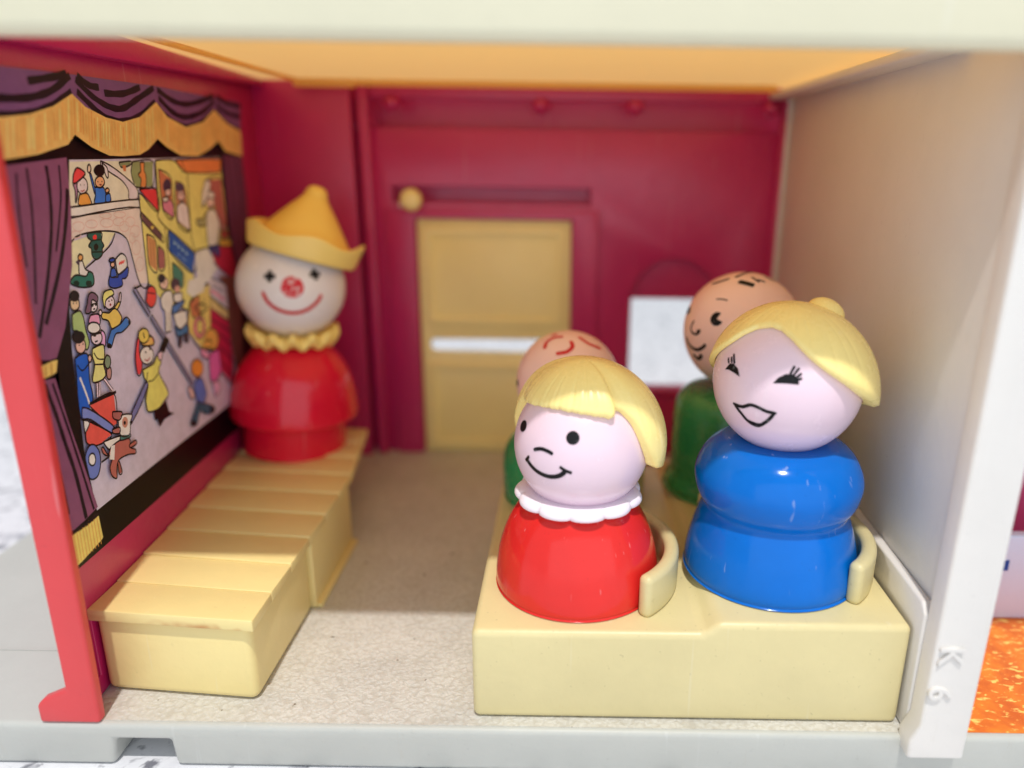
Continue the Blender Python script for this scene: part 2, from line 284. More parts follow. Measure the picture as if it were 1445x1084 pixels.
MURAL=(
('f',14933498,(231,906,885,911,878,598,868,301,766,307,499,313,137,319,131,429,139,509,148,598,154,669),0),
('f',16448232,(230,903,469,904,446,832,211,833),0),
('f',15920122,(331,904,361,896,405,877,447,852,443,833,412,834,413,851,394,869,357,884,332,895),1),
('f',10728320,(445,902,434,883,438,865,448,855,512,854,529,902),1),
('f',16031837,(474,900,472,884,460,878,469,869,463,855,484,854,491,875,487,886,491,900),1),
('f',10070912,(394,901,401,892,434,896,438,903),1),
('f',15045469,(405,896,406,885,415,885,418,896),0),
('f',12555189,(234,867,247,869,243,852,233,837,237,856),1),
('f',16445946,(277,863,274,857,268,853,260,851,253,851,248,854,245,858,245,864,248,870,254,874,261,877,268,877,274,874,277,869),1),
('f',16405338,(234,868,240,882,254,893,273,887,273,881,247,870),1),
('f',16429914,(248,850,271,851,279,839,277,832,241,833),1),
('s',920594,(256,867,256,864),2),
('s',920594,(267,866,267,864),2),
('s',12537943,(253,856,259,855,266,857),2),
('f',4229370,(289,883,294,881,299,857,302,847,294,852),1),
('f',16443092,(296,891,294,888,292,886,289,884,287,885,285,886,284,888,285,891,286,894,288,896,291,898,293,898,295,896,296,894),1),
('f',15921658,(334,901,349,892,348,876,341,878),1),
('f',4229370,(298,860,325,859,331,846,325,833,290,833,296,846),1),
('f',4229370,(330,846,344,847,343,834,327,834),1),
('f',16434071,(333,868,330,864,324,861,318,859,311,859,305,861,302,865,302,869,305,873,310,876,317,878,323,878,329,876,332,872),1),
('f',920594,(340,887,337,883,331,879,323,878,314,878,308,880,304,884,303,888,306,892,313,896,321,898,329,898,336,896,340,892),0),
('s',920594,(311,870,311,868),3),
('s',920594,(324,870,324,868),3),
('f',10040634,(322,864,321,863,320,862,318,862,317,862,315,863,314,863,314,864,315,865,316,865,318,865,319,865,321,865,322,864),0),
('f',16434071,(344,853,343,851,340,850,337,849,334,849,332,850,331,851,330,853,332,855,334,856,337,857,340,857,342,856,344,854),1),
('f',16448250,(210,831,444,832,445,817,205,816),1),
('f',16448212,(195,776,298,784,340,778,309,757,254,741,221,729,246,715,241,700,173,711),0),
('f',16445163,(205,814,445,816,442,758,434,670,402,675,384,750,373,767,345,779,298,785,249,786,216,783,194,776),1),
('s',15913934,(246,797,240,793,229,791,218,793,212,798,213,803,222,806,234,806,243,803,246,797),2),
('s',15913934,(287,798,281,794,269,793,257,795,251,799,252,803,261,806,274,806,284,803,287,798),2),
('s',15913934,(340,796,333,791,319,790,305,792,297,797,299,802,309,805,324,804,336,801,340,796),2),
('s',15913934,(378,795,372,790,360,789,347,791,341,795,342,800,352,803,365,803,375,800,378,795),2),
('s',15913934,(231,785,227,782,218,781,209,782,204,786,205,790,212,792,222,792,229,789,231,785),2),
('s',15913934,(394,785,388,779,377,777,366,779,360,784,362,791,371,795,383,795,392,791,394,784),2),
('s',15913934,(419,791,413,786,402,784,390,786,384,791,386,797,395,801,407,801,417,797,419,791),2),
('s',15913934,(432,772,426,766,414,763,402,766,396,772,398,779,408,784,421,784,430,780,432,772),2),
('s',15913934,(425,741,419,733,408,730,397,733,392,741,395,749,404,755,416,756,424,750,425,741),2),
('s',15913934,(428,709,422,701,411,698,402,701,397,709,400,717,409,723,420,724,428,718,428,709),2),
('s',15913934,(409,761,405,755,398,753,391,755,388,760,390,766,396,771,404,771,409,767,409,761),2),
('s',15913934,(388,807,382,804,369,803,355,805,347,808,348,812,358,814,372,813,384,811,388,807),2),
('s',15913934,(337,808,332,806,320,805,307,807,299,810,300,813,309,814,323,814,334,812,337,808),2),
('s',920594,(340,777,313,756,232,730,218,727),3),
('f',2844259,(253,786,294,783,291,769,296,760,289,755,286,745,266,739,254,747,255,759,248,764,258,772,249,779),1),
('f',16401225,(278,776,277,774,275,773,272,772,269,773,266,774,265,775,265,777,266,779,269,780,271,781,274,781,277,780,278,778),0),
('f',920594,(278,759,276,757,273,755,270,754,267,754,264,756,263,758,263,761,264,763,267,765,270,766,274,766,276,764,278,762),0),
('s',1189924,(258,772,292,771),3),
('s',1189924,(254,753,287,750),3),
('f',16448250,(211,742,221,743,226,728,235,723,226,716,207,719),1),
('f',16366452,(225,747,223,745,221,744,218,743,215,743,212,745,211,747,211,749,212,751,215,753,218,754,221,753,223,752,225,750),1),
('f',5849943,(202,743,210,746,214,741,207,737),0),
('f',3178612,(180,717,197,722,224,716,235,722,246,717,246,703,236,697,211,699,189,705,177,712),1),
('f',1323566,(202,707,200,705,197,704,194,703,190,704,187,706,185,708,185,710,186,712,189,713,193,714,197,713,200,711,202,709),0),
('f',1323566,(238,701,236,699,233,698,229,698,225,698,222,700,220,702,220,704,221,706,224,708,228,708,232,707,236,706,238,704),0),
('f',3495627,(296,701,301,705,324,699,330,705,365,712,363,700,352,693,339,693,336,682,310,681,293,687,292,696),1),
('f',16448250,(326,731,349,739,364,731,363,713,328,704),1),
('s',16408151,(336,720,341,724,344,721,348,725,351,722,357,726),4),
('f',16435374,(321,722,320,720,317,719,314,718,311,719,309,720,307,722,307,724,308,726,311,728,314,728,317,728,320,727,321,725),1),
('f',3495627,(303,731,310,735,322,734,323,729,312,728),1),
('f',4221914,(307,717,319,716,321,702,301,703),1),
('f',16446359,(537,904,620,904,681,878,880,875,878,751,885,691,737,705,665,702,645,657,657,629,666,570,589,585,510,630,448,664,435,670,446,812,453,843,517,805),1),
('f',16446359,(438,683,603,658,587,607,516,608,472,635,445,664),0),
('f',16423773,(629,905,886,906,876,876,681,878,652,889),1),
('s',920594,(660,903,672,882),3),
('f',16336980,(453,850,522,848,520,805),1),
('s',920594,(520,805,524,782,665,699),4),
('s',920594,(681,878,661,752,668,699),4),
('s',920594,(537,904,525,847,520,805),3),
('s',920594,(537,771,533,702,527,655),3),
('f',7886435,(447,808,519,758,517,743,447,791),1),
('f',16442228,(489,774,488,773,486,772,484,771,481,772,478,772,477,774,477,775,478,777,480,778,483,778,486,778,488,777,489,776),0),
('f',15248244,(456,764,488,748,477,687,448,706),1),
('s',10840905,(467,755,458,702),2),
('s',10840905,(478,750,469,696),2),
('f',12219252,(496,737,519,722,512,690,487,690),1),
('f',14388072,(545,887,596,866,583,787,540,806),1),
('f',15570615,(545,824,572,827,589,814,584,788,543,806),1),
('f',5193050,(593,852,589,846,582,841,573,838,564,839,558,842,554,847,554,853,558,859,565,864,573,867,582,867,589,864,593,858),0),
('f',16438996,(586,839,584,835,580,833,574,831,568,832,564,834,561,836,561,840,563,843,568,846,573,847,579,847,584,845,586,842),1),
('f',16448250,(571,825,569,823,565,822,559,821,553,821,548,823,545,825,544,827,546,829,550,830,556,831,562,831,567,829,570,828),1),
('s',920594,(571,841,571,840),3),
('f',14393472,(615,860,657,844,658,754,598,776),1),
('f',16445946,(609,810,636,816,658,804,655,755,602,779),1),
('f',16438996,(651,829,648,824,642,821,634,819,627,820,620,822,617,826,617,831,620,835,626,839,633,841,641,840,647,838,651,834),1),
('f',6049899,(657,847,653,843,646,840,635,839,625,839,616,841,611,845,610,849,613,853,621,856,631,857,641,857,650,855,656,851),0),
('s',920594,(628,832,647,833),2),
('s',11706542,(632,806,631,771),2),
('f',13072500,(786,859,871,859,876,745,826,743,810,815),1),
('s',7553859,(857,828,865,776),3),
('f',14170202,(782,703,885,692,920,619,885,608,810,641,765,672),1),
('f',16437344,(818,717,894,706,890,693,821,701),1),
('f',12541527,(881,723,877,719,868,717,857,716,845,717,834,720,828,724,826,728,830,731,839,734,850,735,862,733,873,731,880,727),1),
('f',16448250,(749,832,779,860,803,853,792,831,812,821,773,817,738,799),1),
('f',12895121,(703,776,729,772,763,786,755,761,718,757,696,766),1),
('f',12882833,(808,786,846,753,874,739,848,735,807,757),1),
('f',5529256,(746,708,810,705,806,679,783,680,777,700,759,678,741,681),1),
('f',16447991,(764,789,809,789,830,755,799,707,746,709,751,761),1),
('f',16443106,(812,806,808,800,800,796,790,795,779,795,771,798,765,803,765,808,769,814,777,818,787,820,797,819,806,816,812,811),1),
('f',16448250,(770,819,785,832,814,830,818,816),1),
('s',920594,(782,811,782,808),3),
('s',12537943,(779,801,798,801),3),
('f',3171272,(553,765,665,699,639,660,542,722),1),
('s',11722234,(569,741,568,733,578,734),4),
('s',11722234,(586,732,584,724,594,724),4),
('s',11722234,(603,723,601,715,612,715),4),
('s',11722234,(620,713,619,705,629,705),4),
('s',9223162,(578,712,588,705),4),
('s',9223162,(595,702,615,690),4),
('f',5346179,(549,696,592,667,580,639,542,645),1),
('f',10052436,(780,631,918,610,882,390,824,381,807,513,821,602),0),
('s',6699834,(860,596,846,400),4),
('f',14365536,(710,570,812,512,811,409,789,355,714,420,691,509),1),
('s',4985900,(713,537,824,482),4),
('s',4985900,(738,498,823,446),4),
('s',4985900,(737,464,820,403),4),
('s',4985900,(727,432,800,372),4),
('f',16442269,(706,602,816,538,809,516,706,571),1),
('f',16445178,(722,637,821,602,817,542,707,603),1),
('s',16414894,(726,605,758,591,800,568),7),
('s',10064814,(739,619,807,591),4),
('s',10064814,(737,613,787,592),4),
('f',16442248,(604,598,640,611,722,622,700,525,642,480,578,541),1),
('f',14386781,(604,598,655,605,650,561,610,565),1),
('f',16423843,(670,528,663,518,651,511,637,509,623,512,612,520,606,531,606,542,613,552,624,559,638,561,652,558,664,550,670,539),1),
('f',16444302,(656,533,653,526,646,521,639,520,632,521,627,526,624,532,625,540,628,546,634,551,642,552,649,551,654,546,657,540),1),
('s',920594,(627,583,662,586,694,570,655,565,627,583),4),
('s',920594,(655,565,646,547),3),
('s',920594,(683,597,664,551),3),
('f',16448250,(611,647,669,648,710,642,683,611,623,608,596,623),0),
('f',16448250,(681,660,754,668,787,652,724,629,679,626),0),
('f',16448250,(665,699,737,705,772,671,719,646,660,640),0),
('f',16433256,(734,483,726,473,713,467,696,467,679,471,665,479,658,490,657,502,664,511,677,518,694,519,711,515,725,507,733,495),1),
('f',16433256,(695,480,691,476,683,474,672,475,661,477,652,482,646,487,645,492,649,496,657,498,668,497,679,495,688,490,694,485),1),
('s',920594,(683,499,686,493),3),
('s',920594,(660,483,680,474),3),
('f',16416468,(671,462,726,459,730,408,695,391,661,401),1),
('f',16428762,(628,491,675,461,660,455,630,469),1),
('f',16436218,(669,395,703,385,712,367,675,355,675,371),1),
('f',16448250,(471,632,492,642,522,639,525,612,509,596,497,560,483,560,473,562,482,601,472,613),1),
('f',16440273,(514,657,510,652,504,648,496,647,488,649,482,652,478,657,478,662,482,667,488,671,495,672,503,671,510,667,513,662),1),
('f',3286062,(504,669,501,665,496,663,489,662,482,663,477,666,473,670,473,674,476,677,481,680,488,681,495,679,500,677,504,673),0),
('s',920594,(498,662,497,658),3),
('s',920594,(495,599,486,562),2),
('f',5848398,(568,646,564,640,557,636,548,635,538,637,531,641,527,646,526,652,530,658,537,662,546,663,556,661,564,658,568,652),0),
('f',15907758,(564,636,562,634,557,632,552,631,546,632,542,635,539,638,539,641,541,643,545,645,550,646,556,645,561,643,564,640),0),
('f',16448250,(530,631,570,627,565,610,532,614),1),
('f',5867735,(516,608,580,609,541,593,518,591),1),
('f',16448250,(518,591,576,586,577,562,543,553,524,564),1),
('f',5211074,(517,565,539,552,575,556,577,538,524,540),1),
('f',5325655,(527,539,541,536,532,517,521,519),1),
('f',5325655,(557,538,572,534,570,517,553,523),1),
('f',16405323,(413,642,425,661,442,663,455,653,452,635,439,624,423,624,411,637),1),
('s',7543581,(418,654,451,646),3),
('s',920594,(372,670,416,610),14),
('s',9868992,(372,670,416,610),8),
('s',920594,(421,606,564,420),14),
('s',9868992,(421,606,564,420),8),
('s',920594,(372,670,401,671),4),
('f',16439002,(544,422,560,407,563,391,547,391,538,414),1),
('f',4026513,(574,373,620,355,659,334,646,323,598,340,585,355,555,327,531,341,558,361),1),
('f',6719717,(582,425,614,419,627,378,605,363,575,377,569,411),1),
('f',16426574,(626,441,620,433,610,429,597,429,584,433,574,440,568,448,568,457,573,465,583,469,596,470,609,466,619,459,626,450),1),
('f',920594,(552,330,550,328,545,326,540,327,534,329,529,332,526,336,526,340,528,342,532,343,538,343,544,341,549,338,552,334),0),
('f',920594,(664,327,661,324,656,322,650,323,643,325,637,329,634,333,634,337,636,339,641,341,648,340,654,338,660,334,663,330),0),
('f',8686536,(358,485,373,484,343,459,314,441,280,426,283,440),1),
('f',920594,(376,423,430,424,436,399,458,388,413,391,390,382,383,401,373,402),0),
('f',16405344,(352,572,367,583,354,550,358,525,346,507,335,510,337,543),1),
('f',16405344,(404,572,416,560,409,549,399,557),1),
('f',16448139,(357,513,401,513,421,524,433,508,417,490,444,436,395,420,352,428,351,453,368,479,358,495),1),
('s',920594,(370,485,391,482,417,490),3),
('s',920594,(373,503,365,489),3),
('f',16447994,(406,529,401,522,392,518,380,518,369,521,360,527,355,535,354,543,359,549,368,553,379,554,391,551,400,545,406,537),1),
('f',16437370,(363,569,409,567,415,550,374,557),1),
('f',16442228,(400,571,396,565,389,562,380,561,371,563,364,568,360,574,360,580,364,586,371,589,380,590,389,588,396,584,400,578),1),
('s',920594,(379,582,381,570),4),
('f',920594,(380,542,379,541,378,541,377,541,376,541,375,542,374,543,374,544,375,544,376,545,377,545,378,545,379,544,380,543),0),
('f',920594,(398,544,397,543,396,542,395,542,394,543,393,543,392,544,392,545,393,546,394,547,395,547,396,546,397,546,398,545),0),
('s',12537943,(369,530,380,525,390,529),3),
('f',16441073,(426,529,445,527,433,511,423,519),1),
('f',920594,(434,533,464,554,482,544,451,522),0),
('f',12245137,(161,663,184,664,191,650,191,632,195,608,186,597,178,603,170,631,156,638),1),
('f',16441015,(186,676,184,671,179,668,173,667,167,668,163,671,161,675,161,680,163,685,168,688,174,689,180,688,184,685,186,681),1),
('f',2367526,(190,688,187,684,182,681,176,681,170,682,165,685,162,689,162,693,164,696,169,699,175,700,181,699,187,696,190,692),0),
('f',920594,(171,679,171,678,170,678,170,678,169,678,168,678,168,679,168,680,168,680,169,681,170,681,170,681,171,680,171,680),0),
('f',920594,(180,678,179,677,179,677,178,677,178,677,177,677,177,678,177,678,177,679,178,679,178,680,179,679,180,679,180,679),0),
('f',16430047,(212,651,237,647,235,630,209,636,203,641),1),
('f',16445946,(238,663,235,658,231,655,225,654,219,655,214,659,212,663,212,668,215,672,219,676,225,677,231,676,236,673,238,668),1),
('f',9005189,(208,671,217,685,230,687,243,678,238,669,224,675,214,656,198,658),1),
('s',920594,(217,668,240,667),3),
('f',920594,(226,665,225,664,223,664,222,663,220,664,219,665,218,666,218,667,218,668,220,669,222,669,223,668,225,668,226,667),0),
('f',920594,(237,665,237,664,235,663,234,663,232,663,231,664,230,665,231,666,231,667,232,668,234,668,235,668,237,667,237,666),0),
('s',920594,(223,659,229,659),3),
('f',16434170,(236,620,246,610,241,591,227,590),1),
('f',16444410,(235,606,232,601,226,598,218,597,211,599,205,603,202,608,202,613,205,618,211,621,218,622,225,620,231,616,235,611),1),
('f',16448250,(234,624,231,620,224,618,216,618,208,620,201,623,197,628,197,632,200,636,206,638,214,638,222,636,229,633,233,628),1),
('s',920594,(206,617,234,615),3),
('f',920594,(218,613,217,613,216,612,214,613,212,613,210,614,209,615,209,616,209,616,211,617,213,617,215,616,217,615,218,614),0),
('s',920594,(211,604,220,604),3),
('s',920594,(197,536,191,510),7),
('s',920594,(219,536,240,507),7),
('s',16443130,(197,536,191,510),4),
('s',16443130,(219,536,240,507),4),
('s',920594,(206,535,197,510),7),
('s',16443130,(206,535,197,510),4),
('f',16448163,(200,595,235,593,231,569,225,561,226,540,209,535,184,540,198,566,196,582),1),
('s',920594,(198,567,226,560),3),
('s',920594,(202,587,211,574,231,568),3),
('f',13081495,(245,538,243,534,240,530,236,529,233,530,230,533,229,538,230,543,232,547,236,551,239,552,243,551,245,548,246,544),1),
('f',9545870,(249,558,246,554,242,550,237,549,233,550,230,554,229,558,229,563,232,568,236,571,240,573,244,571,248,568,249,563),1),
('f',16440948,(269,643,293,647,309,627,295,615,271,614,263,630,245,638,248,648),1),
('f',16440948,(290,649,308,657,312,653,298,644),1),
('f',16443895,(307,657,316,671,320,669,314,655),1),
('f',16444407,(293,658,290,653,284,650,276,649,269,650,263,654,260,659,260,664,263,669,269,672,276,673,284,672,290,668,293,663),1),
('f',16448154,(256,672,266,682,289,682,295,673,277,670,265,666,257,654),1),
('f',4556514,(267,613,299,616,324,624,335,611,303,601,279,602,258,583,248,593),1),
('f',920594,(260,585,259,584,256,583,253,583,249,583,246,585,245,587,245,589,246,591,248,592,252,592,255,591,258,589,260,587),0),
('f',920594,(338,612,337,610,335,608,333,608,330,608,329,610,328,612,328,614,330,616,331,618,334,618,336,618,337,616,338,614),0),
('f',920594,(277,663,277,662,276,662,275,662,274,662,274,662,273,663,273,664,274,664,274,665,275,665,276,665,277,664,277,664),0),
('f',920594,(287,663,286,663,286,662,285,662,284,662,283,663,283,663,283,664,283,664,284,665,285,665,286,665,286,664,287,664),0),
('f',10040634,(281,656,280,655,279,655,278,654,276,655,275,655,275,656,275,657,275,658,277,659,278,659,279,659,280,658,281,657),0),
('f',16443895,(247,648,246,646,244,645,242,644,239,645,238,646,237,648,237,650,238,652,240,654,242,654,245,654,246,652,247,650),1),
('f',2059234,(145,592,165,594,181,590,181,575,175,545,176,516,162,491,133,489,134,529,141,563),1),
('f',16437445,(181,604,178,599,173,596,166,595,160,597,155,601,153,606,153,611,156,616,161,619,167,620,174,618,179,615,181,610),1),
('f',1841184,(184,619,180,615,174,613,166,612,158,614,151,618,148,623,147,628,150,632,156,634,164,634,172,632,179,629,183,624),0),
('f',920594,(165,610,165,609,164,609,164,609,163,609,162,609,162,610,162,610,162,611,163,611,164,612,164,611,165,611,165,610),0),
('f',920594,(176,609,175,608,175,608,174,608,173,608,173,609,172,609,172,610,173,610,173,611,174,611,175,611,175,610,176,610),0),
('s',920594,(148,580,160,567,183,574),3),
('s',16448250,(149,558,155,539,160,520,165,496),5),
('f',16437445,(192,580,190,577,188,575,186,575,183,575,182,577,181,580,181,582,183,585,185,587,187,587,189,587,191,585,192,582),1),
('f',16410720,(163,507,240,502,234,446,219,446,167,497),1),
('f',16410720,(155,477,212,433,168,430,136,445,138,465),1),
('f',16448250,(137,487,153,477,138,465,135,466),1),
('f',8887275,(140,508,163,496,221,446,213,435,158,480,136,490),1),
('s',920594,(163,507,240,502,247,502),6),
('f',7900898,(164,399,158,388,149,380,138,379,128,383,121,393,118,405,120,418,126,429,135,437,145,439,155,435,163,425,166,413),1),
('f',16448250,(151,410,149,406,145,403,140,403,136,405,133,408,131,413,132,418,134,422,138,424,142,424,146,423,150,419,151,414),1),
('s',920594,(166,398,191,398),4),
('f',16448250,(182,430,239,420,232,413,197,410),1),
('f',11692131,(215,378,221,376,224,354,214,355),1),
('f',13071982,(202,412,232,413,266,404,265,387,281,376,278,369,253,377,222,380,210,370,204,351,190,362,189,379,199,390,192,402),1),
('f',16448250,(204,414,216,411,206,386,191,393),0),
('f',13071982,(262,393,286,393,288,385,265,386),1),
('f',13071982,(173,421,179,421,187,406,192,403,188,401,176,410),1),
('f',5346190,(239,420,269,413,269,406,236,412),1),
('f',16448250,(239,449,254,455,288,444,279,432,268,411,239,421),1),
('f',14064520,(270,435,268,431,264,429,260,428,255,430,252,433,250,437,251,442,253,446,257,448,261,449,266,447,269,444,271,440),0),
('f',920594,(263,437,262,435,260,434,259,434,257,435,256,436,255,438,255,439,256,441,257,441,259,442,261,441,262,440,263,438),0),
('f',920594,(286,430,286,428,284,428,282,428,279,429,277,430,276,432,276,433,277,434,279,435,281,435,283,434,285,433,286,431),0),
('f',12547700,(226,471,256,460,244,449,225,459),1),
('f',12547700,(215,441,240,436,236,426,217,433),1),
('f',920594,(161,906,225,906,152,669,139,601,131,511,123,432,128,319,110,307,56,386),0),
('f',9722755,(-19,896,71,899,219,910,206,828,182,741,152,682,134,647,95,603,61,611,25,675,-73,725),0),
('f',9722755,(52,581,84,576,96,501,115,415,132,329,51,320,14,351,-20,530),0),
('s',1970722,(160,898,158,863,146,808,113,731,65,646),9),
('s',1970722,(206,861,183,804,148,742,87,662),10),
('s',1970722,(111,895,105,834,90,766,72,697),6),
('s',1970722,(194,898,183,846,146,767),5),
('s',1970722,(85,888,74,833,67,753),5),
('s',1970722,(56,575,69,519,78,467,89,407,95,326),10),
('s',1970722,(75,570,92,489,106,414,120,330),6),
('s',1970722,(44,515,52,442,54,354),4),
('f',16440192,(56,605,99,603,89,583,52,583),1),
('s',13407049,(65,601,63,584),3),
('s',13407049,(81,602,77,582),3),
('f',16443784,(37,323,47,322,129,318,131,269,47,261,35,269),1),
('s',1970722,(49,321,77,318,100,316,129,317),8),
('s',15577946,(55,317,53,266),2),
('s',15577946,(63,317,61,265),2),
('s',15577946,(71,316,69,265),2),
('s',15577946,(80,316,78,264),2),
('s',15577946,(88,315,87,264),2),
('s',15577946,(97,315,95,263),2),
('s',15577946,(106,314,104,263),2),
('s',15577946,(114,314,113,262),2),
('s',15577946,(123,313,122,262),2),
('f',7685483,(890,916,1016,910,1020,768,939,638,924,528,901,609,880,745),0),
('s',1970722,(918,910,926,774,906,622),6),
('s',1970722,(968,910,974,778,935,673),6),
('f',8674199,(80,1034,101,1034,258,1040,570,1048,1054,1048,1031,974,960,980,859,1012,791,989,693,974,606,991,564,1017,487,985,418,973,359,978,298,992,264,1010,205,987,140,972,80,965,58,964),0),
('s',1576996,(73,990,143,995,207,1010,267,1038),13),
('s',1576996,(66,966,141,973,206,989,264,1013),13),
('s',1576996,(151,1019,223,1032,258,1040),13),
('s',1576996,(281,1034,325,1011,377,997,425,997,483,1016,562,1044),13),
('s',1576996,(280,1015,320,994,360,978,418,974,487,987,561,1018),13),
('s',1576996,(367,1019,433,1023,504,1040),13),
('s',1576996,(288,1040,320,1028,352,1027),13),
('s',1576996,(576,1042,649,1024,736,1025,871,1051),13),
('s',1576996,(578,1026,641,1000,709,996,798,1012,873,1040),13),
('s',1576996,(570,1011,606,991,693,975,791,991,866,1019),13),
('s',1576996,(892,1051,956,1041,1052,1039),13),
('s',1576996,(886,1033,948,1017,1043,1013),13),
('s',1576996,(877,1019,940,992,1032,976),13),
('f',16438147,(58,964,80,965,140,972,205,987,264,1010,298,992,359,978,418,973,487,985,564,1017,606,991,693,974,791,989,866,1020,940,992,1032,976,1025,913,908,925,871,949,812,929,738,913,648,914,587,930,549,946,503,925,465,915,399,912,351,913,299,926,253,946,229,930,143,914,69,907,40,906),0),
('s',16035936,(67,959,54,909),3),
('s',16434033,(74,960,62,914),3),
('s',16434033,(81,964,69,917),3),
('s',16445859,(86,960,73,911),3),
('s',16434033,(93,962,82,918),3),
('s',16445859,(100,963,88,919),3),
('s',16035936,(106,962,95,919),3),
('s',16434033,(114,964,99,912),3),
('s',16035936,(121,967,109,922),3),
('s',16035936,(128,967,113,913),3),
('s',16445859,(134,966,123,921),3),
('s',16445859,(141,965,131,924),3),
('s',16445859,(148,967,137,921),3),
('s',16035936,(156,967,143,917),3),
('s',16035936,(164,972,151,919),3),
('s',16434033,(172,974,160,925),3),
('s',16445859,(180,976,168,929),3),
('s',16434033,(188,979,175,928),3),
('s',16434033,(197,982,182,926),3),
('s',16035936,(203,978,193,935),3),
('s',16434033,(213,983,200,934),3),
('s',16445859,(221,984,209,938),3),
('s',16434033,(232,995,217,936),3),
('s',16434033,(239,992,225,937),3),
('s',16445859,(251,1003,233,938),3),
('s',16434033,(258,998,242,939),3),
('s',16035936,(267,1002,253,947),3),
('s',16445859,(274,998,263,951),3),
('s',16035936,(283,998,271,950),3),
('s',16035936,(289,991,278,947),3),
('s',16434033,(295,982,288,948),3),
('s',16434033,(306,987,292,933),3),
('s',16035936,(314,986,302,937),3),
('s',16035936,(320,975,312,939),3),
('s',16445859,(330,977,318,927),3),
('s',16035936,(337,971,327,927),3),
('s',16445859,(346,969,338,932),3),
('s',16445859,(357,972,347,929),3),
('s',16445859,(366,969,355,924),3),
('s',16434033,(377,973,367,928),3),
('s',16434033,(387,971,375,923),3),
('s',16434033,(397,970,384,919),3),
('s',16445859,(406,967,396,922),3),
('s',16035936,(415,963,408,927),3),
('s',16445859,(429,973,417,923),3),
('s',16434033,(440,974,428,924),3),
('s',16445859,(451,972,440,925),3),
('s',16445859,(462,973,450,921),3),
('s',16445859,(476,981,460,918),3),
('s',16434033,(488,984,474,924),3),
('s',16434033,(500,985,487,930),3),
('s',16445859,(515,994,499,928),3),
('s',16445859,(526,992,512,933),3),
('s',16445859,(543,1006,529,947),3),
('s',16434033,(555,1005,541,944),3),
('s',16434033,(569,1009,558,960),3),
('s',16035936,(580,1001,569,953),3),
('s',16434033,(589,990,578,940),3),
('s',16445859,(599,980,593,943),3),
('s',16035936,(614,982,606,942),3),
('s',16035936,(628,984,618,938),3),
('s',16035936,(638,972,630,930),3),
('s',16035936,(652,970,641,921),3),
('s',16035936,(667,973,659,930),3),
('s',16434033,(681,972,671,921),3),
('s',16434033,(696,972,687,926),3),
('s',16434033,(712,974,701,921),3),
('s',16445859,(727,972,718,926),3),
('s',16445859,(744,975,733,922),3),
('s',16445859,(762,981,747,917),3),
('s',16434033,(776,973,767,927),3),
('s',16434033,(797,987,787,936),3),
('s',16434033,(814,988,806,944),3),
('s',16434033,(836,1001,821,936),3),
('s',16035936,(854,1003,845,955),3),
('s',16035936,(872,1003,861,947),3),
('s',16434033,(889,1001,881,955),3),
('s',16445859,(906,993,896,942),3),
('s',16434033,(925,993,915,940),3),
('s',16035936,(940,979,933,937),3),
('s',16445859,(961,985,955,941),3),
('s',16035936,(979,977,971,928),3),
('s',16434033,(998,972,994,935),3),
('s',16445859,(1019,972,1011,922),3))

# ------------------------------------------------------------------ the surface the toy stands on
ct = box('countertop', (-900, -500, -30), (900, 1500, -8.5), M['stone'], None, 0)
tag(ct, 'white speckled stone countertop under the toy', None, None, 'structure')

# ------------------------------------------------------------------ the toy building
toy = empty('toy_building', (0, 0, 0), 'open-fronted plastic toy theatre with crimson walls, yellow roof and grey base', 'toy building')
XZ = lambda p, q, a: (p, a, q)
prism('base', [(-135, -0.05), (130, -0.05), (130, -8.4), (-65.7, -8.4), (-66.2, -3.2), (-75.6, -3.2), (-76.2, -8.4), (-135, -8.4)], [], 102.6, 236, XZ, M['base_grey'], toy, 0.9, 3)
fl = prism('floor', [(-80.5, 103.6), (59.5, 103.6), (62.4, 227), (-89, 227)], [], -0.04, 0.03, lambda p, q, a: (p, q, a), M['floor'], toy, 0)
box('base_seam', (-134, 121.6, -0.04), (-84.5, 122.1, 0.16), M['base_grey'], toy, 0.05, 1)

# left wall (it opens out a little towards the back) with its picture
KW = 0.068; LW = math.sqrt(1+KW*KW)
def wall_pt(s, z, off=0.0): return (-80.9-KW*s/LW+off/LW, 104+s/LW+off*KW/LW, z)
WP = lambda p, q, a: wall_pt(p, q, a)
lw = prism('left_wall', [(0, 0), (123, 0), (123, 112), (0, 112)], [[(1.5, 3.5), (6.6, 3.5), (6.6, 16.5), (1.5, 16.5)]], -1.0, 0, WP, M['crimson'], toy, 0.2)
prism('wall_backing', [(0.3, 0), (123, 0), (123, 112), (0.3, 112)], [], -1.9, -1.05, WP, M['crimson'], lw, 0)
prism('wall_ledge', [(-0.5, 106.4), (121, 110.2), (121, 111.8), (-0.5, 111.8)], [], 0.05, 3.2, WP, M['crimson'], lw, 0.4)
prism('front_post', [(-82.3, 6.5), (-82.3, 111.9), (-75.9, 111.9), (-77.5, 0), (-87.6, 0), (-87.6, 3.4), (-86.4, 4.6)], [], 102.7, 104.7, XZ, M['post_red'], lw, 0.6, 4)
